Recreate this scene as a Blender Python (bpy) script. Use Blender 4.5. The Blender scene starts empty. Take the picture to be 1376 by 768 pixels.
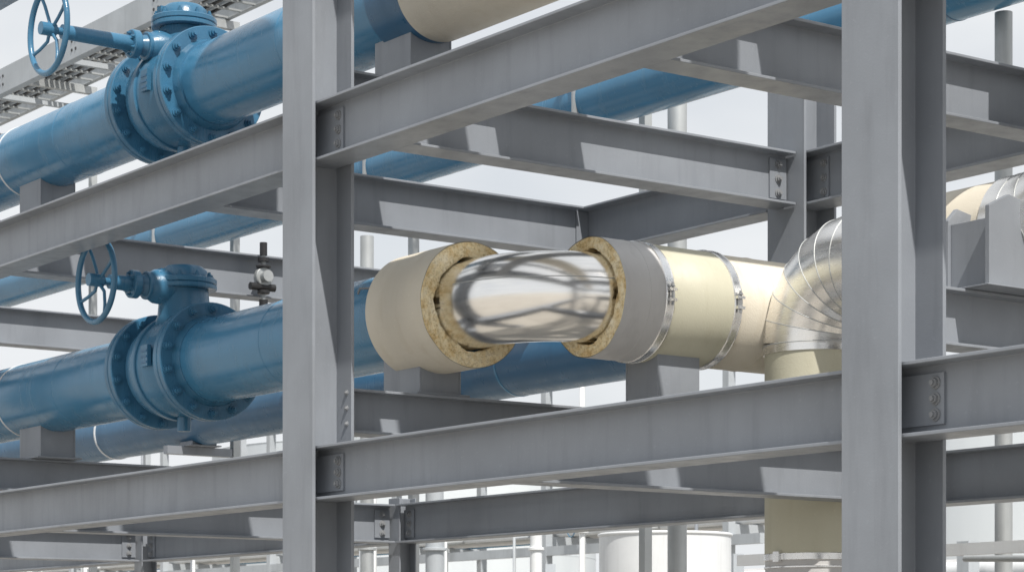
import bpy, math, random
from mathutils import Vector, Matrix
random.seed(7)
S = bpy.context.scene

# ------------------------------------------------------------------ materials
def new_mat(name):
    m = bpy.data.materials.new(name); m.use_nodes = True
    nt = m.node_tree
    return m, nt, nt.nodes["Principled BSDF"]
def lnk(nt, a, b): nt.links.new(a, b)
def noise(nt, co, scale, detail=4, rough=0.55, stretch=None):
    n = nt.nodes.new("ShaderNodeTexNoise"); n.inputs["Scale"].default_value = scale
    n.inputs["Detail"].default_value = min(detail, 4); n.inputs["Roughness"].default_value = rough
    if stretch:
        mp = nt.nodes.new("ShaderNodeMapping"); mp.inputs["Scale"].default_value = stretch
        lnk(nt, co, mp.inputs["Vector"]); lnk(nt, mp.outputs[0], n.inputs["Vector"])
    else: lnk(nt, co, n.inputs["Vector"])
    return n.outputs["Fac"]
def ramp(nt, fac, stops):
    r = nt.nodes.new("ShaderNodeValToRGB")
    els = r.color_ramp.elements
    els[0].position, els[0].color = stops[0][0], (*stops[0][1], 1)
    els[1].position, els[1].color = stops[-1][0], (*stops[-1][1], 1)
    for p, c in stops[1:-1]:
        e = els.new(p); e.color = (*c, 1)
    lnk(nt, fac, r.inputs[0]); return r.outputs[0]
def mixc(nt, fac, a, b, mode='MIX'):
    m = nt.nodes.new("ShaderNodeMix"); m.data_type = 'RGBA'; m.blend_type = mode
    for sock, v in ((0, fac), (6, a), (7, b)):
        if isinstance(v, bpy.types.NodeSocket): lnk(nt, v, m.inputs[sock])
        elif isinstance(v, (int, float)): m.inputs[sock].default_value = v
        else: m.inputs[sock].default_value = (*v, 1)
    return m.outputs[2]
def bump(nt, b, h, strength, dist=0.01):
    bn = nt.nodes.new("ShaderNodeBump"); bn.inputs["Strength"].default_value = strength
    bn.inputs["Distance"].default_value = dist
    lnk(nt, h, bn.inputs["Height"]); lnk(nt, bn.outputs[0], b.inputs["Normal"])
def paint(name, col, rough=0.45, var=0.12, dirt=0.25, metal=0.0, bstr=0.25, bscale=90, dirtcol=None):
    m, nt, b = new_mat(name)
    tc = nt.nodes.new("ShaderNodeTexCoord"); co = tc.outputs["Object"]
    n1 = noise(nt, co, 1.6, 4)
    lo = tuple(c*(1-var) for c in col); hi = tuple(min(1, c*(1+var)) for c in col)
    base = ramp(nt, n1, [(0.3, lo), (0.7, hi)])
    n2 = noise(nt, co, 3.0, 4, 0.65, (3.0, 3.0, 0.35))
    dc = dirtcol or tuple(c*0.6 for c in col)
    df = ramp(nt, n2, [(0.52, (0, 0, 0)), (0.78, (dirt, dirt, dirt))])
    c2 = mixc(nt, df, base, dc)
    n3 = noise(nt, co, 45, 2)
    sp = ramp(nt, n3, [(0.66, (0, 0, 0)), (0.74, (dirt*0.7,)*3)])
    c3 = mixc(nt, sp, c2, tuple(min(1, c*1.35) for c in col))
    lnk(nt, c3, b.inputs["Base Color"])
    rr = ramp(nt, n2, [(0.3, (rough-0.08,)*3), (0.7, (rough+0.1,)*3)])
    lnk(nt, rr, b.inputs["Roughness"])
    b.inputs["Metallic"].default_value = metal
    bump(nt, b, noise(nt, co, bscale, 2), bstr, 0.002)
    return m
M_STEEL = paint("grey_structural_paint", (0.230, 0.250, 0.282), 0.40, 0.12, 0.34)
M_BLUE = paint("blue_pipe_paint", (0.054, 0.190, 0.33), 0.22, 0.10, 0.30, bstr=0.25, bscale=60, dirtcol=(0.10, 0.18, 0.25))
M_BLUED = paint("blue_cast_paint", (0.044, 0.150, 0.26), 0.28, 0.15, 0.40, bstr=0.8, bscale=50)
M_BLUEK = paint("dark_blue_paint", (0.026, 0.11, 0.215), 0.32, 0.12, 0.3)
M_CREAM = paint("cream_insulation_jacket", (0.68, 0.63, 0.53), 0.55, 0.06, 0.35, bstr=0.9, bscale=120, dirtcol=(0.54, 0.47, 0.35))
M_OLIVE = paint("pale_olive_insulation_jacket", (0.49, 0.475, 0.375), 0.5, 0.06, 0.3, bstr=0.6, bscale=100, dirtcol=(0.38, 0.35, 0.25))
M_GREYJ = paint("grey_jacket", (0.50, 0.497, 0.50), 0.42, 0.07, 0.3, bstr=0.6, bscale=100)
M_WHITE = paint("white_paint", (0.68, 0.70, 0.72), 0.5, 0.06, 0.3)
M_GALV = paint("galvanised_steel", (0.42, 0.44, 0.45), 0.5, 0.15, 0.4, metal=0.5)
M_BLACK = paint("black_fitting", (0.02, 0.02, 0.022), 0.4, 0.2, 0.3)
M_BOLT = paint("bolt_grey", (0.24, 0.25, 0.265), 0.4, 0.2, 0.4)
M_FAR = paint("pale_grey_paint", (0.38, 0.41, 0.44), 0.6, 0.1, 0.3)

def metal_mat(name, col, r0, r1, stretch, bs, low=0.25):
    m, nt, b = new_mat(name)
    co = nt.nodes.new("ShaderNodeTexCoord").outputs["Object"]
    b.inputs["Metallic"].default_value = 1.0
    n = noise(nt, co, 5, 4, 0.6, stretch)
    lnk(nt, ramp(nt, n, [(0.3, tuple(c*0.93 for c in col)), (0.7, col)]), b.inputs["Base Color"])
    lnk(nt, ramp(nt, n, [(0.3, (r0,)*3), (0.75, (r1,)*3)]), b.inputs["Roughness"])
    a = noise(nt, co, 1.6, 1, 0.4); c = noise(nt, co, 9, 3, 0.6, stretch)
    s1 = nt.nodes.new("ShaderNodeMath"); s1.operation = 'MULTIPLY'; lnk(nt, a, s1.inputs[0]); s1.inputs[1].default_value = low
    ad = nt.nodes.new("ShaderNodeMath"); ad.operation = 'MULTIPLY_ADD'
    lnk(nt, c, ad.inputs[0]); ad.inputs[1].default_value = 0.03; lnk(nt, s1.outputs[0], ad.inputs[2])
    bump(nt, b, ad.outputs[0], bs, 0.03)
    return m
M_ALU = metal_mat("aluminium_cladding", (0.93, 0.915, 0.89), 0.24, 0.32, (1, 1, 10), 0.22)
M_ELB = metal_mat("polished_elbow_metal", (0.94, 0.925, 0.90), 0.17, 0.23, (1, 1, 14), 0.12, 0.1)
M_SS = metal_mat("stainless_band", (0.88, 0.88, 0.88), 0.22, 0.34, (4, 4, 4), 0.1)

def foam_mat():
    m, nt, b = new_mat("mineral_wool_foam")
    co = nt.nodes.new("ShaderNodeTexCoord").outputs["Object"]
    n = noise(nt, co, 8, 4, 0.75)
    f = noise(nt, co, 55, 4, 0.75)
    c = ramp(nt, n, [(0.28, (0.46, 0.31, 0.14)), (0.40, (0.72, 0.55, 0.30)), (0.52, (0.82, 0.70, 0.46)), (0.66, (0.88, 0.80, 0.62))])
    c = mixc(nt, 0.8, c, ramp(nt, f, [(0.36, (0.60, 0.54, 0.44)), (0.52, (1, 1, 1))]), 'MULTIPLY')
    lnk(nt, c, b.inputs["Base Color"]); b.inputs["Roughness"].default_value = 1.0
    b.inputs["Specular IOR Level"].default_value = 0.1
    bump(nt, b, f, 0.7, 0.012); return m
M_FOAM = foam_mat()

def ground_mat():
    m, nt, b = new_mat("concrete_yard")
    co = nt.nodes.new("ShaderNodeTexCoord").outputs["Object"]
    c = ramp(nt, noise(nt, co, 0.4, 8, 0.65), [(0.3, (0.29, 0.27, 0.24)), (0.7, (0.42, 0.395, 0.355))])
    br = nt.nodes.new("ShaderNodeTexBrick"); br.inputs["Scale"].default_value = 0.2
    br.offset = 0; br.inputs["Mortar Size"].default_value = 0.004; br.inputs["Brick Width"].default_value=1; br.inputs["Row Height"].default_value=1
    br.inputs["Color1"].default_value = br.inputs["Color2"].default_value = (1, 1, 1, 1); br.inputs["Mortar"].default_value = (0.4, 0.4, 0.4, 1)
    lnk(nt, co, br.inputs["Vector"])
    lnk(nt, mixc(nt, 1.0, c, br.outputs[0], 'MULTIPLY'), b.inputs["Base Color"])
    b.inputs["Roughness"].default_value = 0.85; return m
M_GROUND = ground_mat()
def siding_mat():
    m, nt, b = new_mat("ribbed_siding")
    co = nt.nodes.new("ShaderNodeTexCoord").outputs["Object"]
    c = ramp(nt, noise(nt, co, 0.5, 6, 0.6, (1, 1, 0.2)), [(0.3, (0.50, 0.54, 0.58)), (0.7, (0.58, 0.62, 0.65))])
    lnk(nt, c, b.inputs["Base Color"]); b.inputs["Roughness"].default_value = 0.5; return m
M_SIDE = siding_mat()

# ------------------------------------------------------------------ builder
class Bd:
    def __init__(s): s.v = []; s.f = []; s.m = []; s.sm = []; s.mats = []
    def mi(s, mat):
        if mat not in s.mats: s.mats.append(mat)
        return s.mats.index(mat)
    def add(s, vs, fs, mat, smooth=False):
        o = len(s.v); s.v += [tuple(v) for v in vs]; k = s.mi(mat)
        for i, f in enumerate(fs):
            s.f.append([a+o for a in f]); s.m.append(k)
            s.sm.append(smooth[i] if isinstance(smooth, list) else smooth)
    def box(s, x0, x1, y0, y1, z0, z1, mat):
        vs = [(x, y, z) for x in (x0, x1) for y in (y0, y1) for z in (z0, z1)]
        s.add(vs, [(0, 1, 3, 2), (4, 6, 7, 5), (0, 4, 5, 1), (2, 3, 7, 6), (0, 2, 6, 4), (1, 5, 7, 3)], mat)
    def prism(s, prof, axis, a0, a1, mat):
        def mk(p, a):
            return {'X': (a, p[0], p[1]), 'Y': (p[0], a, p[1]), 'Z': (p[0], p[1], a)}[axis]
        n = len(prof)
        vs = [mk(p, a0) for p in prof] + [mk(p, a1) for p in prof]
        fs = [(i, (i+1) % n, n+(i+1) % n, n+i) for i in range(n)] + [tuple(range(n))[::-1], tuple(range(n, 2*n))]
        s.add(vs, fs, mat)
    def tube(s, path, rad, mat, seg=48, cap=True, gore=False):
        path = [Vector(p) for p in path]; n = len(path)
        if not isinstance(rad, (list, tuple)): rad = [rad]*n
        tg = []
        for i in range(n):
            a = path[i]-path[i-1] if i > 0 else None
            b = path[i+1]-path[i] if i < n-1 else None
            t = (a.normalized() if a and a.length > 1e-9 else Vector())+(b.normalized() if b and b.length > 1e-9 else Vector())
            if t.length < 1e-6: t = (a or b)
            tg.append(t.normalized())
        ref = Vector((0, 0, 1)) if abs(tg[0].z) < 0.9 else Vector((0, 1, 0))
        u = (ref-tg[0]*ref.dot(tg[0])).normalized()
        rings = []
        for i in range(n):
            u = (u-tg[i]*u.dot(tg[i])).normalized(); w = tg[i].cross(u)
            rings.append([path[i]+(u*math.cos(2*math.pi*k/seg)+w*math.sin(2*math.pi*k/seg))*rad[i] for k in range(seg)])
        if gore:
            for i in range(n-1):
                vs = rings[i]+rings[i+1]
                s.add(vs, [(k, (k+1) % seg, seg+(k+1) % seg, seg+k) for k in range(seg)], mat, True)
        else:
            vs = [v for r in rings for v in r]
            s.add(vs, [(i*seg+k, i*seg+(k+1) % seg, (i+1)*seg+(k+1) % seg, (i+1)*seg+k) for i in range(n-1) for k in range(seg)], mat, True)
        if cap:
            s.add(rings[0], [tuple(range(seg))[::-1]], mat); s.add(rings[-1], [tuple(range(seg))], mat)
    def disc(s, c, ax, r, th, mat, seg=48, bev=0.006):
        c = Vector(c); ax = Vector(ax).normalized()
        ps = [c-ax*th/2, c-ax*(th/2-bev), c+ax*(th/2-bev), c+ax*th/2]
        s.tube(ps, [r-bev, r, r, r-bev], mat, seg, True, gore=True)
    def torus(s, c, ax, R, r, mat, seg=64, k=12, ph=0):
        c = Vector(c); ax = Vector(ax).normalized()
        ref = Vector((0, 0, 1)) if abs(ax.z) < 0.9 else Vector((1, 0, 0))
        u = ax.cross(ref).normalized(); w = ax.cross(u)
        vs = []
        for i in range(seg):
            d = u*math.cos(2*math.pi*i/seg)+w*math.sin(2*math.pi*i/seg)
            for j in range(k):
                a = 2*math.pi*j/k; vs.append(c+d*(R+r*math.cos(a))+ax*(r*math.sin(a)))
        s.add(vs, [(i*k+j, ((i+1) % seg)*k+j, ((i+1) % seg)*k+(j+1) % k, i*k+(j+1) % k) for i in range(seg) for j in range(k)], mat, True)
    def hexb(s, c, ax, r, h, mat):
        c = Vector(c); ax = Vector(ax).normalized()
        s.tube([c, c+ax*h*0.25], r*1.35, mat, 16)
        s.tube([c+ax*h*0.25, c+ax*h*0.75], r, mat, 6, gore=True)
        s.tube([c+ax*h*0.75, c+ax*h*1.15], r*0.55, mat, 10)
    def ringbolts(s, c, ax, R, n, r, h, mat, ph=0.0):
        c = Vector(c); ax = Vector(ax).normalized()
        ref = Vector((0, 0, 1)) if abs(ax.z) < 0.9 else Vector((1, 0, 0))
        u = ax.cross(ref).normalized(); w = ax.cross(u)
        for i in range(n):
            a = 2*math.pi*(i+0.5)/n+ph
            p = c+(u*math.cos(a)+w*math.sin(a))*R
            s.hexb(p, ax, r, h, mat)
    def make(s, name, parent=None, bevel=0.0):
        me = bpy.data.meshes.new(name); me.from_pydata(s.v, [], s.f)
        for m in s.mats: me.materials.append(m)
        me.polygons.foreach_set("material_index", s.m); me.polygons.foreach_set("use_smooth", s.sm)
        me.update()
        ob = bpy.data.objects.new(name, me); S.collection.objects.link(ob)
        import bmesh
        bm = bmesh.new(); bm.from_mesh(me); bmesh.ops.recalc_face_normals(bm, faces=bm.faces); bm.to_mesh(me); bm.free()
        if bevel:
            b = ob.modifiers.new("bevel", 'BEVEL'); b.width = bevel; b.segments = 2; b.limit_method = 'ANGLE'; b.angle_limit = math.radians(50)
        if parent: ob.parent = parent
        return ob
def empty(name):
    e = bpy.data.objects.new(name, None); S.collection.objects.link(e); e.empty_display_size = 0.3; return e

def iprof(c, z0, z1, w, tf=0.016, tw=0.010):
    h = w/2; t = tw/2
    return [(c-h, z0), (c+h, z0), (c+h, z0+tf), (c+t, z0+tf), (c+t, z1-tf), (c+h, z1-tf), (c+h, z1), (c-h, z1), (c-h, z1-tf), (c-t, z1-tf), (c-t, z0+tf), (c-h, z0+tf)]

# ------------------------------------------------------------------ steel frame
frame = empty("steel_pipe_rack_frame")
def beamX(name, x0, x1, y, z0, z1, w=0.2, mat=M_STEEL, parent=frame):
    b = Bd(); b.prism(iprof(y, z0, z1, w), 'X', x0, x1, mat); return b.make(name, parent, 0.003)
def beamY(name, y0, y1, x, z0, z1, w=0.2, mat=M_STEEL, parent=frame):
    b = Bd(); b.prism(iprof(x, z0, z1, w), 'Y', y0, y1, mat); return b.make(name, parent, 0.003)
def column(name, x, y0, y1, bw, z0, z1, tf=0.02, tw=0.013, mat=M_STEEL, parent=frame):
    h = bw/2; t = tw/2
    prof = [(x-h, y0), (x+h, y0), (x+h, y0+tf), (x+t, y0+tf), (x+t, y1-tf), (x+h, y1-tf), (x+h, y1), (x-h, y1), (x-h, y1-tf), (x-t, y1-tf), (x-t, y0+tf), (x-h, y0+tf)]
    b = Bd(); b.prism(prof, 'Z', z0, z1, mat)
    b.box(x-h-0.08, x+h+0.08, y0-0.08, y1+0.08, 0.0, 0.03, mat)
    return b.make(name, parent, 0.003)

CL, CR, CN = -11.39, -6.77, -2.1
Y0, Y1 = 6.745, 7.025
YB = 6.885
column("column_1", CL, Y0, Y1, 0.34, 0.03, 9.2)
column("column_2", CR, Y0, Y1, 0.33, 0.03, 9.2)
column("column_3", CN, Y0, Y1, 0.33, 0.03, 9.2)
column("column_4", -17.9, Y0, Y1, 0.34, 0.03, 9.2)
column("column_5", -10.68, 9.9, 10.18, 0.34, 0.03, 5.42)
column("column_6", -5.9, 9.9, 10.18, 0.34, 0.03, 5.42)
column("column_7", -8.3, 8.20, 8.36, 0.16, 0.03, 3.60, 0.012, 0.008)
L1 = (2.59, 2.90); L2 = (4.53, 4.87); L3_SHADE = (6.55, 6.88)  # third level is out of view, added overhead to cast dappled shadow
segs = [(-22, -17.9), (-17.89, CL-0.008), (CL+0.008, CR-0.008), (CR+0.008, CN-0.008), (CN+0.008, 1.5)]
for lv in (L1, L2, L3_SHADE):  # topmost front beams are unseen, put in for their shadow
    for a, b_ in segs:
        beamX("front_beam", a, b_, YB, lv[0], lv[1], 0.22)
beamX("rear_beam", -12.95, -10.86, 10.0, L2[0], L2[1], 0.2)
beamX("rear_beam", -15.2, -10.70, 10.0, L1[0], L1[1], 0.2)
beamX("rear_beam", -19.6, -15.3, 10.0, L1[0], L1[1], 0.2)
beamX("rear_beam", -27, -19.8, 10.0, L1[0], L1[1], 0.2)
for lv in (L1, L2):
    beamX("rear_beam", -10.67, -5.91, 10.04, lv[0], lv[1], 0.22)
    beamX("rear_beam", -5.89, 1.0, 10.04, lv[0], lv[1], 0.22)
column("slender_column_1", -15.25, 9.92, 10.08, 0.16, 0.03, 2.95, 0.012, 0.008)
column("slender_column_2", -19.72, 9.92, 10.08, 0.16, 0.03, 2.95, 0.012, 0.008)
# cross beams: flanges stop at the front beam's flange edge, a web tongue carries them in
ya = YB+0.113
tong = Bd()
def cross(x, y1, lv):
    beamY("cross_beam", ya, y1, x, lv[0]+.002, lv[1]-0.002, 0.2)
    tong.box(x-.005, x+.005, YB+.006, ya-.001, lv[0]+.03, lv[1]-.03, M_STEEL)
for x, y1 in ((-8.45, 9.92), (-10.68, 9.895), (-12.85, 9.89), (-15.9, 11.9), (-19.6, 12.5), (-4.0, 9.92)): cross(x, y1, L2)
for x, y1 in ((-9.54, 9.92), (-15.3, 9.9), (-19.75, 9.9), (-4.0, 9.92)): cross(x, y1, L1)
for x in (-4.0, -8.45): cross(x, 9.9, L3_SHADE)  # invented cross beams above the view, added to break up the sunlight
tong.box(-12.865, -12.835, 9.891, 9.993, L2[0]+.018, L2[1]-.018, M_STEEL)
tong.make("coped_beam_webs", frame)
for x in (-11.45, -17.0):
    beamY("support_beam", 7.03, 9.9, x, 3.0, 3.26, 0.22)
    beamY("support_beam", 7.03, 8.35, x, 4.875, 5.12, 0.2)
beamY("support_beam", 8.37, 10.0, -8.3, 3.30, 3.60, 0.2)
beamX("support_beam", -10.65, -9.65, 8.68, 2.70, 2.875, 0.16)
cb = Bd()
def clipX(x, side, y, z0, z1, n=3):
    a, b_ = sorted((x, x+side*0.29))
    cb.box(a, b_, y-0.018, y-0.006, z0+0.05, z1-0.05, M_STEEL)
    for i in range(n):
        z = z0+0.09+(z1-z0-0.18)*i/(n-1)
        cb.hexb((x+side*0.245, y-0.018, z), (0, -1, 0), 0.020, 0.026, M_BOLT)
for x in (CL, CR, CN):
    for lv in (L1, L2, L3_SHADE):
        clipX(x+0.01, 1, YB, *lv); clipX(x-0.01, -1, YB, *lv)
def clipXs(x0, x1, xb, y, z0, z1):
    cb.box(x0, x1, y-0.018, y-0.006, z0+0.045, z1-0.045, M_STEEL)
    for i in range(3): cb.hexb((xb, y-0.018, z0+0.08+(z1-z0-0.16)*i/2), (0, -1, 0), 0.020, 0.026, M_BOLT)
for lv in (L1, L2): clipXs(-10.67, -10.42, -10.46, 10.04, *lv)
clipXs(-15.2, -15.06, -15.12, 10.0, *L1); clipXs(-19.65, -19.5, -19.56, 10.0, *L1)
def clipY(x, y0, y1, yb, z0, z1):
    cb.box(x+0.006, x+0.018, y0, y1, z0+0.045, z1-0.045, M_STEEL)
    for i in range(3): cb.hexb((x+0.018, yb, z0+0.08+(z1-z0-0.16)*i/2), (1, 0, 0), 0.020, 0.026, M_BOLT)
for x, y1, lv in ((-10.68, 9.89, L2), (-15.3, 9.9, L1), (-19.75, 9.9, L1)):
    clipY(x, y1-0.14, y1, y1-0.07, *lv)
for z in (3.04, 3.13, 3.22):
    cb.hexb((CL+0.12, Y1-0.02, z), (0, -1, 0), 0.013, 0.014, M_BOLT)
for x in (-8.45, -10.68, -12.85, -15.9, -19.6):
    for dy in (0.25, 0.33): cb.hexb((x+0.06, ya+dy+0.4, L2[1]), (0, 0, 1), 0.014, 0.03, M_BOLT)
cb.make("bolted_connections", frame)

# ------------------------------------------------------------------ blue pipes
PY = 7.75; PZ1 = 3.77; PZ2 = 5.71; R1 = 0.295; R2 = 0.285
def line_pipe(name, segsr, y, z, r, mat, rings=()):
    e = empty(name); b = Bd()
    for a, c in segsr: b.tube([(a, y, z), (c, y, z)], r, mat, 72)
    b.make("pipe_shell", e)
    k = Bd()
    for x, m, dr, th in rings: k.disc((x, y, z), (1, 0, 0), r+dr, th, m, 72, 0.002)
    if rings: k.make("seams_and_bands", e)
    return e
VX = -14.68
p1 = line_pipe("blue_pipeline", [(-30, VX-0.4), (VX+0.42, -11.2)], PY, PZ1, R1, M_BLUE,
    [(-17.35, M_WHITE, 0.006, 0.02), (-13.1, M_BLUE, 0.002, 0.02), (-16.3, M_BLUE, 0.002, 0.02), (-21, M_BLUE, 0.002, 0.02)])
p2 = line_pipe("blue_pipeline", [(-30, VX-0.4), (VX+0.42, -11.3)], PY, PZ2, R2, M_BLUE,
    [(-17.35, M_WHITE, 0.006, 0.02), (-12.9, M_BLUE, 0.002, 0.02), (-16.3, M_BLUE, 0.002, 0.02), (-11.62, M_BLUEK, 0.012, 0.35)])
p3 = line_pipe("blue_pipeline", [(-40, 2)], 12.0, 6.41, 0.235, M_BLUE, [(-13.0, M_BLUE, 0.003, 0.02), (-11.2, M_BLUEK, .003, .02), (-17, M_BLUEK, .003, .02)])
k = Bd()
for x in (-15.3, -18.6, -23.0, -9.5): k.box(x-.012, x+.012, 11.745, 12.255, 6.15, 6.665, M_GALV)
k.make("anchor_plates", p3)
p4 = line_pipe("blue_pipeline", [(-40, -12.6)], 12.0, 4.29, 0.285, M_BLUEK, [(-24.4, M_WHITE, 0.01, 0.03), (-20, M_BLUE, .004, .03), (-16.4, M_BLUE, .004, .03)])
hb = Bd()
for x in (-17.3, -22.4): hb.box(x-0.05, x+0.05, 11.6, 12.4, 3.9, 3.99, M_STEEL)
hb.make("rear_pipe_stands", frame, 0.003)

# ------------------------------------------------------------------ gate valves
def valve(oz, bz, wy, wz, wr):
    e = empty("gate_valve"); b = Bd(); x = VX; X = (1, 0, 0)
    prof = [(-0.36, .29), (-.30, .31), (-.24, .345), (-.17, .36), (-.08, .365), (.05, .36), (.14, .34), (.22, .31), (.30, .295), (.36, .29)]
    b.tube([(x+a, PY, oz) for a, r in prof], [r for a, r in prof], M_BLUED, 72)
    b.disc((x-0.07, PY, oz), X, 0.380, 0.06, M_BLUED, 72)
    for fx in (-0.42, -0.36, 0.345, 0.405):
        b.disc((x+fx, PY, oz), X, 0.415, 0.052, M_BLUED, 80, 0.006)
    b.tube([(x-.53, PY, oz), (x-.445, PY, oz)], [0.30, 0.325], M_BLUED, 64)
    b.tube([(x+.50, PY, oz), (x+.43, PY, oz)], [0.30, 0.32], M_BLUED, 64)
    b.make("body", e)
    k = Bd()
    k.ringbolts((x+0.431, PY, oz), X, 0.368, 14, 0.025, 0.045, M_BLUED)
    k.ringbolts((x+0.319, PY, oz), (-1, 0, 0), 0.368, 14, 0.025, 0.035, M_BLUED)
    k.ringbolts((x-0.446, PY, oz), (-1, 0, 0), 0.368, 14, 0.025, 0.045, M_BLUED)
    k.ringbolts((x-0.334, PY, oz), X, 0.375, 14, 0.025, 0.035, M_BLUED)
    k.make("flange_bolts", e)
    c = Bd(); bx = x+0.0
    c.tube([(bx, PY, oz+.25), (bx, PY, oz+0.36), (bx, PY, oz+bz-.02)], [.24, .19, .175], M_BLUED, 48)
    c.disc((bx, PY, oz+bz), (0, 0, 1), .235, .035, M_BLUED)
    c.disc((bx, PY, oz+bz+.04), (0, 0, 1), .235, .04, M_BLUED)
    c.ringbolts((bx, PY, oz+bz+.06), (0, 0, 1), .2, 10, .018, .035, M_BLUED)
    c.tube([(bx, PY, oz+bz+.06), (bx, PY, oz+bz+.12), (bx, PY, oz+bz+.15)], [.175, .165, .13], M_BLUED, 48)
    c.box(bx-.03, bx+.03, PY-.2, PY+.2, oz+bz+.06, oz+bz+.12, M_BLUED)
    c.box(x+0.06, x+0.16, PY-0.375, PY-0.345, oz-0.03, oz+0.12, M_BLUED)
    for q in range(3): c.box(x+0.07, x+0.15, PY-0.379, PY-0.375, oz-0.01+q*.04, oz+0.005+q*.04, M_BLUEK)
    c.tube([(bx, PY, oz-.36), (bx, PY, oz-.46)], .05, M_BLUED, 24)
    c.make("bonnet", e)
    g = Bd()
    g.tube([(bx, PY-.1, wz), (bx, PY-.24, wz), (bx, PY-.33, wz), (bx, PY-.36, wz)], [.13, .12, .07, .06], M_BLUED, 32)
    g.disc((bx, PY-.30, wz), (0, 1, 0), .10, .03, M_BLUED, 32); g.disc((bx, PY-.40, wz), (0, 1, 0), .10, .06, M_BLUED, 32)
    g.ringbolts((bx, PY-.43, wz), (0, -1, 0), .075, 6, .011, .02, M_BLUED)
    g.tube([(bx, PY-.43, wz), (bx, wy+.1, wz)], [.055, .05], M_BLUED, 24)
    g.tube([(bx, PY-.43, wz), (bx, wy-.03, wz)], .025, M_BLUED, 20)
    g.box(bx-.08, bx+.08, PY-.24, PY-.12, wz-.1, wz+.1, M_BLUED)
    g.make("gearbox", e, 0.006)
    w = Bd()
    w.torus((bx, wy, wz), (0, 1, 0), wr, .021, M_BLUED, 72, 12)
    w.tube([(bx, wy+.05, wz), (bx, wy-.06, wz)], .045, M_BLUED, 24)
    for i in range(4):
        a = math.pi/2*i+0.45; d = Vector((math.cos(a), 0, math.sin(a))); c0 = Vector((bx, wy+.02, wz)); side = Vector((-math.sin(a), 0, math.cos(a)))
        w.tube([c0+d*.03, c0+d*wr*.35+side*.02+Vector((0, .012, 0)), c0+d*wr*.7+side*.01, Vector((bx, wy, wz))+d*wr], .012, M_BLUED, 10)
    w.make("handwheel", e)
valve(PZ1, 0.57, 7.06, 4.33, 0.29)
valve(PZ2, 0.50, 6.70, 6.03, 0.30)

# ------------------------------------------------------------------ pipe shoes
def shoe(x, y, zb, zp, r, ax='X', hl=0.17, mat=M_STEEL):
    b = Bd()
    hw = 0.15
    if ax == 'X':
        b.box(x-hl-.04, x+hl+.04, y-hw-.04, y+hw+.04, zb, zb+.014, mat)
        b.box(x-hl, x+hl, y-hw, y-hw+.012, zb+.014, zp-r*0.72, mat)
        b.box(x-hl, x+hl, y+hw-.012, y+hw, zb+.014, zp-r*0.72, mat)
        for s_ in (-1, 0, 1):
            b.box(x+s_*(hl-.008)-.006, x+s_*(hl-.008)+.006, y-hw+.012, y+hw-.012, zb+.014, zp-r*0.8, mat)
    else:
        b.box(x-hw-.04, x+hw+.04, y-hl-.04, y+hl+.04, zb, zb+.014, mat)
        b.box(x+hw-.012, x+hw, y-hl, y+hl, zb+.014, zp-r*0.72, mat)
        b.box(x-hw, x-hw+.012, y-hl, y+hl, zb+.014, zp-r*0.72, mat)
        for s_ in (-1, 0, 1):
            b.box(x-hw+.012, x+hw-.012, y+s_*(hl-.008)-.006, y+s_*(hl-.008)+.006, zb+.014, zp-r*0.8, mat)
    return b.make("pipe_shoe", None, 0.003)
shoe(-11.6, PY, 3.262, PZ1, R1, hl=0.2); shoe(-17.0, PY, 3.262, PZ1, R1, hl=0.2)
shoe(-11.7, PY, 5.122, PZ2, R2, hl=0.2); shoe(-17.0, PY, 5.122, PZ2, R2, hl=0.2)
shoe(-10.43, 8.68, 2.878, PZ1, 0.35, 'Y', 0.16)
for x in (-17.3, -22.4): shoe(x, 12.0, 3.992, 4.29, .285, hl=.15)

# ------------------------------------------------------------------ insulated elbow line
ins = empty("insulated_elbow_pipe")
BX = -10.43
b = Bd()
arc = [(-11.25, PY, PZ1)]
Rb = 0.46
cx, cy = BX-Rb, PY+Rb
arc.append((cx-0.02, PY, PZ1))
for i in range(0, 33):
    a = -math.pi/2+math.pi/2*i/32
    arc.append((cx+Rb*math.cos(a), cy+Rb*math.sin(a), PZ1))
arc.append((BX, cy+0.25, PZ1))
b.tube(arc, 0.260, M_ELB, 128)
seam = [(p[0], p[1], p[2]) for p in arc[1:-1]]
def offs(pts, r, ang):
    out = []
    for i, p in enumerate(pts):
        q0 = Vector(pts[max(0, i-1)]); q1 = Vector(pts[min(len(pts)-1, i+1)]); t = (q1-q0).normalized()
        n_ = Vector((t.y, -t.x, 0)); out.append(Vector(p)+n_*r*math.cos(ang)+Vector((0, 0, 1))*r*math.sin(ang))
    return out
b.tube(offs(seam, 0.2595, 0.30), 0.003, M_GALV, 8)
b.make("aluminium_elbow", ins)
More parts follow.
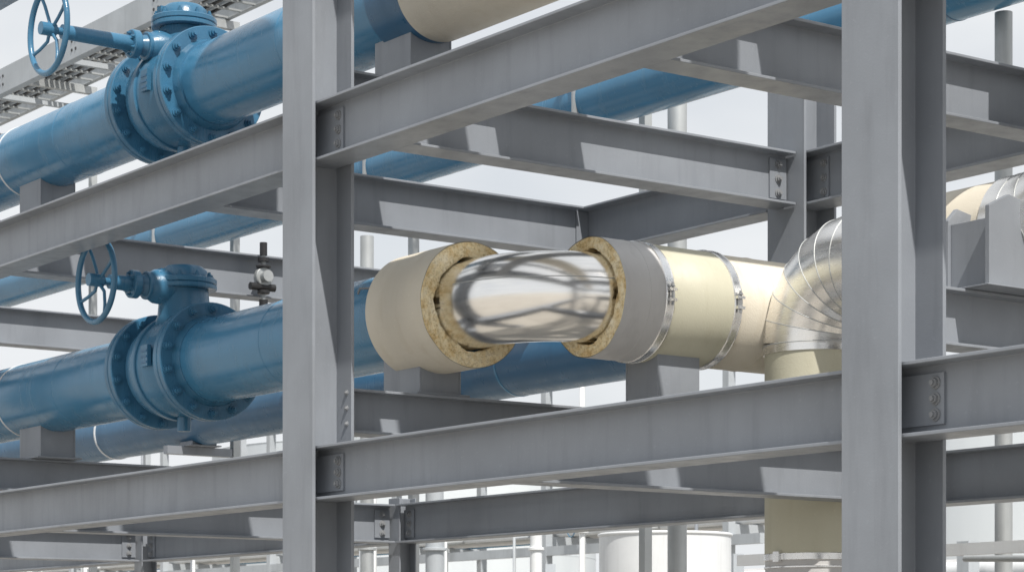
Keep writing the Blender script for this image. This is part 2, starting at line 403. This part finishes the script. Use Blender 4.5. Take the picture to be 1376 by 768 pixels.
def hollow(b, p0, ax, L, ro, ri, mat_out, rough_end=None, seg=160, both=False):
    p0 = Vector(p0); ax = Vector(ax).normalized()
    ref = Vector((0, 0, 1)); u = (ref-ax*ref.dot(ax)).normalized(); w = ax.cross(u)
    def pt(a, r, k): return p0+ax*a+(u*math.cos(k)+w*math.sin(k))*r
    vs = []; ks = [2*math.pi*i/seg for i in range(seg)]
    ph = random.random()*6
    jag = [0.004*math.sin(5*k+ph)+0.004*math.sin(11*k+1)+random.uniform(-.0015, .0015) for k in ks]
    sgn = 1 if rough_end == 'end' else -1
    for a in [0, L]:
        for i, k in enumerate(ks):
            j = jag[i] if ((a == L) == (rough_end == 'end')) else 0
            vs.append(pt(a+sgn*j*0.6, ro, k))
    b.add(vs, [(i, (i+1) % seg, seg+(i+1) % seg, seg+i) for i in range(seg)], mat_out, True)
    a0 = 0 if rough_end == 'end' else L
    vs = [pt(a0, ro, k) for k in ks]+[pt(a0, ri, k) for k in ks]
    b.add(vs, [(i, (i+1) % seg, seg+(i+1) % seg, seg+i) for i in range(seg)], mat_out, False)
    a1 = L if rough_end == 'end' else 0
    nr = 11; vs = []
    for q in range(nr):
        r = (ro-0.003)+(ri-ro+0.003)*q/(nr-1)
        for i, k in enumerate(ks):
            rag = random.uniform(-.003, .003)+0.006*math.sin(3*k+q*.9)*math.sin(q*1.1+k*2)+0.003*math.sin(13*k+q)
            if q == 0: rag = jag[i]*0.6-0.002
            rr = r+(random.uniform(-.003, .003)+0.008*math.sin(4*k+1.3)+.005*math.sin(9*k) if q == nr-1 else (random.uniform(-.0015, .0015) if q else 0))
            vs.append(pt(a1+sgn*rag, rr, k))
    for i, k in enumerate(ks): vs.append(pt(a1-sgn*0.12, ri+.004, k))
    b.add(vs, [(q*seg+i, q*seg+(i+1) % seg, (q+1)*seg+(i+1) % seg, (q+1)*seg+i) for q in range(nr) for i in range(seg)], M_FOAM, True)
b = Bd(); hollow(b, (-11.66, PY, PZ1), (1, 0, 0), 0.60, 0.372, 0.270, M_CREAM, 'end')
b.tube([(-11.66, PY-.30, PZ1+.15), (-11.74, PY-.36, PZ1+.15), (-11.76, PY-.36, PZ1+.12)], .007, M_BOLT, 8)
b.make("split_insulation", ins)
b = Bd(); hollow(b, (BX, 8.12, PZ1), (0, 1, 0), 0.34, 0.348, 0.270, M_GREYJ, 'start')
b.make("grey_jacket_section", ins)
b = Bd()
b.tube([(BX, 8.455, PZ1), (BX, 8.46, PZ1), (BX, 8.97, PZ1)], [.33, .347, .347], M_OLIVE, 96)
b.tube([(BX, 8.97, PZ1), (BX, 8.972, PZ1), (BX, 9.62, PZ1)], [.33, .341, .341], M_CREAM, 96)
b.torus((BX, 9.28, PZ1), (0, 1, 0), .341, .003, M_CREAM, 96, 8)
b.make("cream_jacket_section", ins)
b = Bd()
for y, wd in ((8.45, .062), (8.97, .062)):
    b.disc((BX, y, PZ1), (0, 1, 0), .353, wd, M_SS, 96, .002)
    b.disc((BX, y-wd*.42, PZ1), (0, 1, 0), .356, .006, M_SS, 96, .002); b.disc((BX, y+wd*.42, PZ1), (0, 1, 0), .356, .006, M_SS, 96, .002)
    for dz in (0.03, -.03):
        b.box(BX+.35, BX+.378, y-.028, y+.028, PZ1+dz-.008, PZ1+dz+.008, M_SS)
    b.tube([(BX+.368, y, PZ1-.06), (BX+.368, y, PZ1+.07)], .007, M_BOLT, 10)
    b.hexb((BX+.368, y, PZ1+.045), (0, 0, 1), .012, .02, M_BOLT)
b.disc((BX, 8.31, PZ1), (0, 1, 0), .3495, .006, M_GREYJ, 96, .002)
b.make("band_clamps", ins)

# ------------------------------------------------------------------ riser
ris = empty("insulated_riser_pipe")
RX, RY, RZ, RR = -9.93, 9.45, 3.965, 0.305
Rg = 0.435
b = Bd()
b.tube([(RX, RY, 0.0), (RX, RY, 2.28)], RR*0.99, M_GREYJ, 80)
b.tube([(RX, RY, 2.28), (RX, RY, RZ-Rg)], RR, M_OLIVE, 80)
b.torus((RX, RY, 3.1), (0, 0, 1), RR, .003, M_OLIVE, 80, 8)
b.tube([(RX+Rg+.25, RY, RZ), (-8.35, RY, RZ)], RR, M_CREAM, 80)
b.make("insulation_jacket", ris)
b = Bd()
g = []
for i in range(0, 7):
    a = math.pi-(math.pi/2)*i/6
    g.append((RX+Rg+Rg*math.cos(a), RY, RZ-Rg+Rg*math.sin(a)))
g.append((RX+Rg+.28, RY, RZ))
b.tube(g, RR+.008, M_ALU, 80, True, gore=True)
for i, p in enumerate(g[:-1]):
    a = math.pi-(math.pi/2)*i/6
    b.torus(p, (math.cos(a-math.pi/2), 0, math.sin(a-math.pi/2)), RR+.0085, .0030, M_GALV, 80, 8)
b.tube([(RX, RY, RZ-Rg-.05), (RX, RY, RZ-Rg)], RR+.008, M_ALU, 80)
b.disc((RX, RY, 2.28), (0, 0, 1), RR+.006, .04, M_SS, 80, .002)
b.disc((RX, RY, 2.22), (0, 0, 1), RR+.004, .012, M_SS, 80, .002)
b.box(RX-.02, RX+.03, RY-RR-.025, RY-RR, 2.25, 2.31, M_SS)
b.make("aluminium_gore_elbow", ris)
b = Bd()
g = [(-8.37, RY, RZ)]
for i in range(0, 6):
    a = math.pi/2*i/5
    g.append((-8.25+.5*math.sin(a), RY, RZ+.5-.5*math.cos(a)))
g.append((g[-1][0], RY, RZ+3.2))
b.tube(g, RR+.012, M_ALU, 80, True, gore=True)
for i in range(1, 7): b.torus(g[i], (Vector(g[min(i+1, 7)])-Vector(g[i-1])), RR+.0125, .003, M_GALV, 80, 8)
b.make("aluminium_end_elbow", ris)
b = Bd()
b.prism([(8.90, 3.61), (9.44, 3.61), (9.44, 3.9), (9.40, 4.02), (9.05, 4.09), (8.90, 4.02)], 'X', -8.10, -8.07, M_STEEL)
b.prism([(8.98, 3.61), (9.42, 3.61), (9.42, 3.9), (9.42, 4.0), (9.05, 4.07), (8.98, 4.0)], 'X', -8.46, -8.43, M_STEEL)
b.box(-8.5, -8.04, 8.86, 9.6, 3.602, 3.6095, M_STEEL)
b.box(-8.43, -8.10, 9.0, 9.012, 3.612, 3.98, M_STEEL)
b.make("support_bracket", ris, .003)

up = empty("insulated_pipe")
b = Bd(); b.tube([(-11.44, PY, PZ2), (-11.435, PY, PZ2), (-7.5, PY, PZ2)], [.29, .305, .305], M_CREAM, 72)
b.tube([(-7.5, PY, PZ2), (1, PY, PZ2)], .305, M_CREAM, 72)
b.make("jacket", up)

# ------------------------------------------------------------------ small drain valve
dv = empty("drain_valve"); b = Bd()
x, y = -15.72, 9.0
b.tube([(x, y, 4.95), (x, y, 4.85)], .03, M_BLACK, 16); b.tube([(x, y, 4.86), (x, y, 4.45)], .018, M_GALV, 16)
b.tube([(x, y, 4.83), (x, y, 4.80)], .05, M_BLACK, 6); b.disc((x, y, 4.76), (0, 0, 1), .06, .02, M_BLACK, 24)
b.tube([(x-.08, y, 4.68), (x+.08, y, 4.68)], .045, M_GALV, 20); b.disc((x, y, 4.68), (1, 0, 0), .075, .05, M_GALV, 24)
b.tube([(x, y-.12, 4.6), (x, y+.1, 4.6)], .03, M_BLACK, 16); b.disc((x, y, 4.56), (0, 0, 1), .05, .03, M_BLACK, 20)
b.tube([(x, y, 4.5), (x, y, 4.40)], .035, M_BLACK, 16)
b.make("body", dv)

# ------------------------------------------------------------------ cable tray (upper left)
ct = empty("cable_tray"); b = Bd()
ty, tz = 12.0, 8.75
for yy in (ty-.35, ty+.35):
    b.box(-45, -14, yy-.004, yy+.004, tz, tz+.16, M_GALV)
    b.box(-45, -14, yy-.03, yy+.03, tz-.004, tz, M_GALV); b.box(-45, -14, yy-.03, yy+.03, tz+.16, tz+.164, M_GALV)
for i in range(100):
    xx = -45+i*.31; b.box(xx-.02, xx+.02, ty-.345, ty+.345, tz+.01, tz+.03, M_GALV)
for j in range(6): b.tube([(-45, ty-.2+j*.07, tz+.055), (-14, ty-.2+j*.07, tz+.055)], .025, M_BLACK if j % 2 else M_FAR, 8)
for i in range(9):
    xx = -44+i*3.6; b.box(xx-.04, xx+.04, ty-.5, ty+.5, tz-.1, tz-.01, M_GALV); b.box(xx-.04, xx+.04, ty+.42, ty+.5, 0, tz-.1, M_GALV)
b.box(-45, -14, ty+.9, ty+.98, tz-.5, tz-.3, M_FAR); b.box(-45, -14, ty-.9, ty-.8, tz-.35, tz-.05, M_FAR)
for i in range(16):
    xx = -44+i*2; b.box(xx-.03, xx+.03, ty-.8, ty+.9, tz-.32, tz-.26, M_FAR)
    for q in range(4): b.disc((xx+.3+(q % 2)*.1, ty-.902, tz-.25+(q//2)*.1), (0, 1, 0), .018, .012, M_BLACK, 10, .002)
b.make("ladder_rack", ct)

# ------------------------------------------------------------------ background
gr = Bd(); gr.add([(-900, -900, 0), (900, -900, 0), (900, 900, 0), (-900, 900, 0)], [(0, 1, 2, 3)], M_GROUND); gr.make("ground")
def post(name, x, y, r, z1, mat=M_GALV):
    b = Bd(); b.tube([(x, y, 0), (x, y, z1)], r, mat, 32)
    for z in (1.5, 3.1, 5.4, 6.6):
        if z < z1: b.disc((x, y, z), (0, 0, 1), r*1.35, .04, mat, 32)
    b.disc((x, y, .01), (0, 0, 1), r*2.2, .02, mat, 24); b.make(name)
post("galvanised_standpipe", -10.93, 12.2, .062, 6.2); post("galvanised_standpipe", -15.3, 12.9, .085, 8)
post("galvanised_standpipe", -25.4, 16.1, .09, 7.2); post("galvanised_standpipe", -25.0, 16.9, .12, 7.0, M_FAR); post("galvanised_standpipe", -24.1, 17.9, .08, 3.4, M_WHITE)

def far_rack(y, xs, zs, top, legs, name="background_pipe_rack"):
    e = empty(name); b = Bd()
    for x in xs:
        for dy in (0, 2.5): b.box(x-.09, x+.09, y+dy-.09, y+dy+.09, 0, top, M_FAR)
        for z in zs: b.box(x-.08, x+.08, y+.09, y+2.41, z-.1, z+.1, M_FAR)
    for z in zs: 
        b.box(min(xs)-1, max(xs)+1, y-.08, y+.08, z-.32, z-.12, M_FAR)
    b.make("frame", e, 0)
    k = Bd()
    for z in zs:
        for i, (r, m) in enumerate(((.12, M_WHITE), (.08, M_GALV), (.16, M_GREYJ), (.1, M_WHITE), (.07, M_BLUE))):
            k.tube([(min(xs)-1, y+.3+i*.45, z+.1+r), (max(xs)+1, y+.3+i*.45, z+.1+r)], r, m, 20)
    for i in range(legs):
        x = random.uniform(min(xs), max(xs)); r = random.choice((.04, .05, .07)); z1 = random.choice(zs)
        yy = y-.25; m = random.choice((M_GALV, M_WHITE, M_FAR, M_STEEL))
        k.tube([(x, yy, 0), (x, yy, z1+.1), (x, yy+.5, z1+.15)], r, m, 14)
        z = random.uniform(1.8, z1)
        k.disc((x, yy, z), (0, 0, 1), r*2, .06, m, 16); k.tube([(x, yy, z), (x, yy-.3, z)], r*.5, M_GALV, 10)
        k.torus((x, yy-.3, z), (0, 1, 0), .12, .012, random.choice((M_BLUED, M_BLACK)), 24, 6)
    k.make("pipework", e)
far_rack(19.5, [-46, -42, -38, -34, -30, -26, -22, -18, -14], [2.45], 3.0, 18)
far_rack(30, [-70, -64, -58, -52, -46, -40, -34], [4.2, 6.2, 8.2], 9.0, 18)

def tank(x, y, r, h, mat=M_WHITE):
    e = empty("storage_tank"); b = Bd()
    b.tube([(x, y, 0), (x, y, h)], r, mat, 96)
    b.tube([(x, y, h), (x, y, h+r*.06)], [r*1.003, r*.1], mat, 96)
    b.make("shell", e); k = Bd()
    for i in range(1, int(h/1.3)+1): k.torus((x, y, i*1.3), (0, 0, 1), r, .012, mat, 96, 6)
    k.torus((x, y, h), (0, 0, 1), r, .02, mat, 96, 8)
    k.make("weld_rings", e)
tank(-20.8, 17.35, 0.78, 3.12, M_WHITE)
tank(-36, 42, 5.5, 7.6, M_SIDE); tank(-20, 44, 5.0, 7.2, M_SIDE); tank(-70, 46, 7, 9, M_SIDE)

bl = empty("industrial_building"); b = Bd()
bx0, bx1, by0, by1, bh = -62, 30, 62, 90, 11.0
b.box(bx0, bx1, by0, by1, 0, bh, M_SIDE)
for i in range(230): xx = bx0+.2+i*.4; b.box(xx, xx+.12, by0-.06, by0, .3, bh-.3, M_SIDE)
b.box(bx0-.3, bx1+.3, by0-.35, by0-.0701, bh-.35, bh+.15, M_FAR)
for i in range(14): xx = bx0+4+i*6; b.box(xx, xx+2.4, by0-.1, by0-.062, 5, 6.4, M_BLACK)
b.make("siding_walls", bl)

hr = empty("white_pipe_handrail"); b = Bd()
b.box(-13.0, -7.0, 11.55, 11.63, 2.38, 2.46, M_WHITE); b.box(-13.0, -7.0, 11.57, 11.61, 2.2, 2.24, M_WHITE)
for x in (-12.6, -11.4, -10.2, -9.0): b.tube([(x, 11.67, 0), (x, 11.67, 2.4)], .03, M_WHITE, 16)
b.tube([(-10.6, 11.45, 2.35), (-9.2, 11.45, 2.30)], .022, M_GALV, 12)
b.make("rails", hr)

# ------------------------------------------------------------------ light
sv = Vector((0.75, -0.20, 1.0)).normalized()
elev = math.asin(sv.z); rot = math.atan2(sv.x, sv.y)
W = bpy.data.worlds.new("World"); S.world = W; W.use_nodes = True
nt = W.node_tree; bg = nt.nodes["Background"]
sk = nt.nodes.new("ShaderNodeTexSky"); sk.sky_type = 'NISHITA'; sk.sun_disc = False
sk.sun_elevation = elev; sk.sun_rotation = rot; sk.dust_density = 3.0; sk.air_density = 1.0
tc = nt.nodes.new("ShaderNodeTexCoord")
cf = noise(nt, tc.outputs["Generated"], 3.0, 6, 0.6, (1, 1, 2.5))
cr = ramp(nt, cf, [(0.32, (0.74,)*3), (0.58, (1.0,)*3)])
cl = mixc(nt, cr, sk.outputs[0], (8.5, 8.75, 9.0))
lnk(nt, cl, bg.inputs["Color"]); bg.inputs["Strength"].default_value = 0.1
ld = bpy.data.lights.new("sun", 'SUN'); ld.energy = 5.0; ld.angle = math.radians(0.6); ld.color = (1, 0.95, 0.875)
lo = bpy.data.objects.new("sun", ld); S.collection.objects.link(lo); lo.rotation_euler = sv.to_track_quat('Z', 'Y').to_euler(); lo.location = (0, 0, 30)

cam = bpy.data.cameras.new("camera"); co = bpy.data.objects.new("camera", cam); S.collection.objects.link(co)
co.location = (0, 0, 1.7); co.rotation_euler = (math.radians(90), 0, math.radians(54))
cam.sensor_width = 36; cam.lens = 3070/1376*36; cam.shift_y = (880-384)/1376; cam.clip_end = 3000
cam.dof.use_dof = True; cam.dof.focus_distance = 12.5; cam.dof.aperture_fstop = 9.0
S.camera = co
S.view_settings.view_transform = 'Standard'; S.view_settings.look = 'None'; S.view_settings.exposure = 0
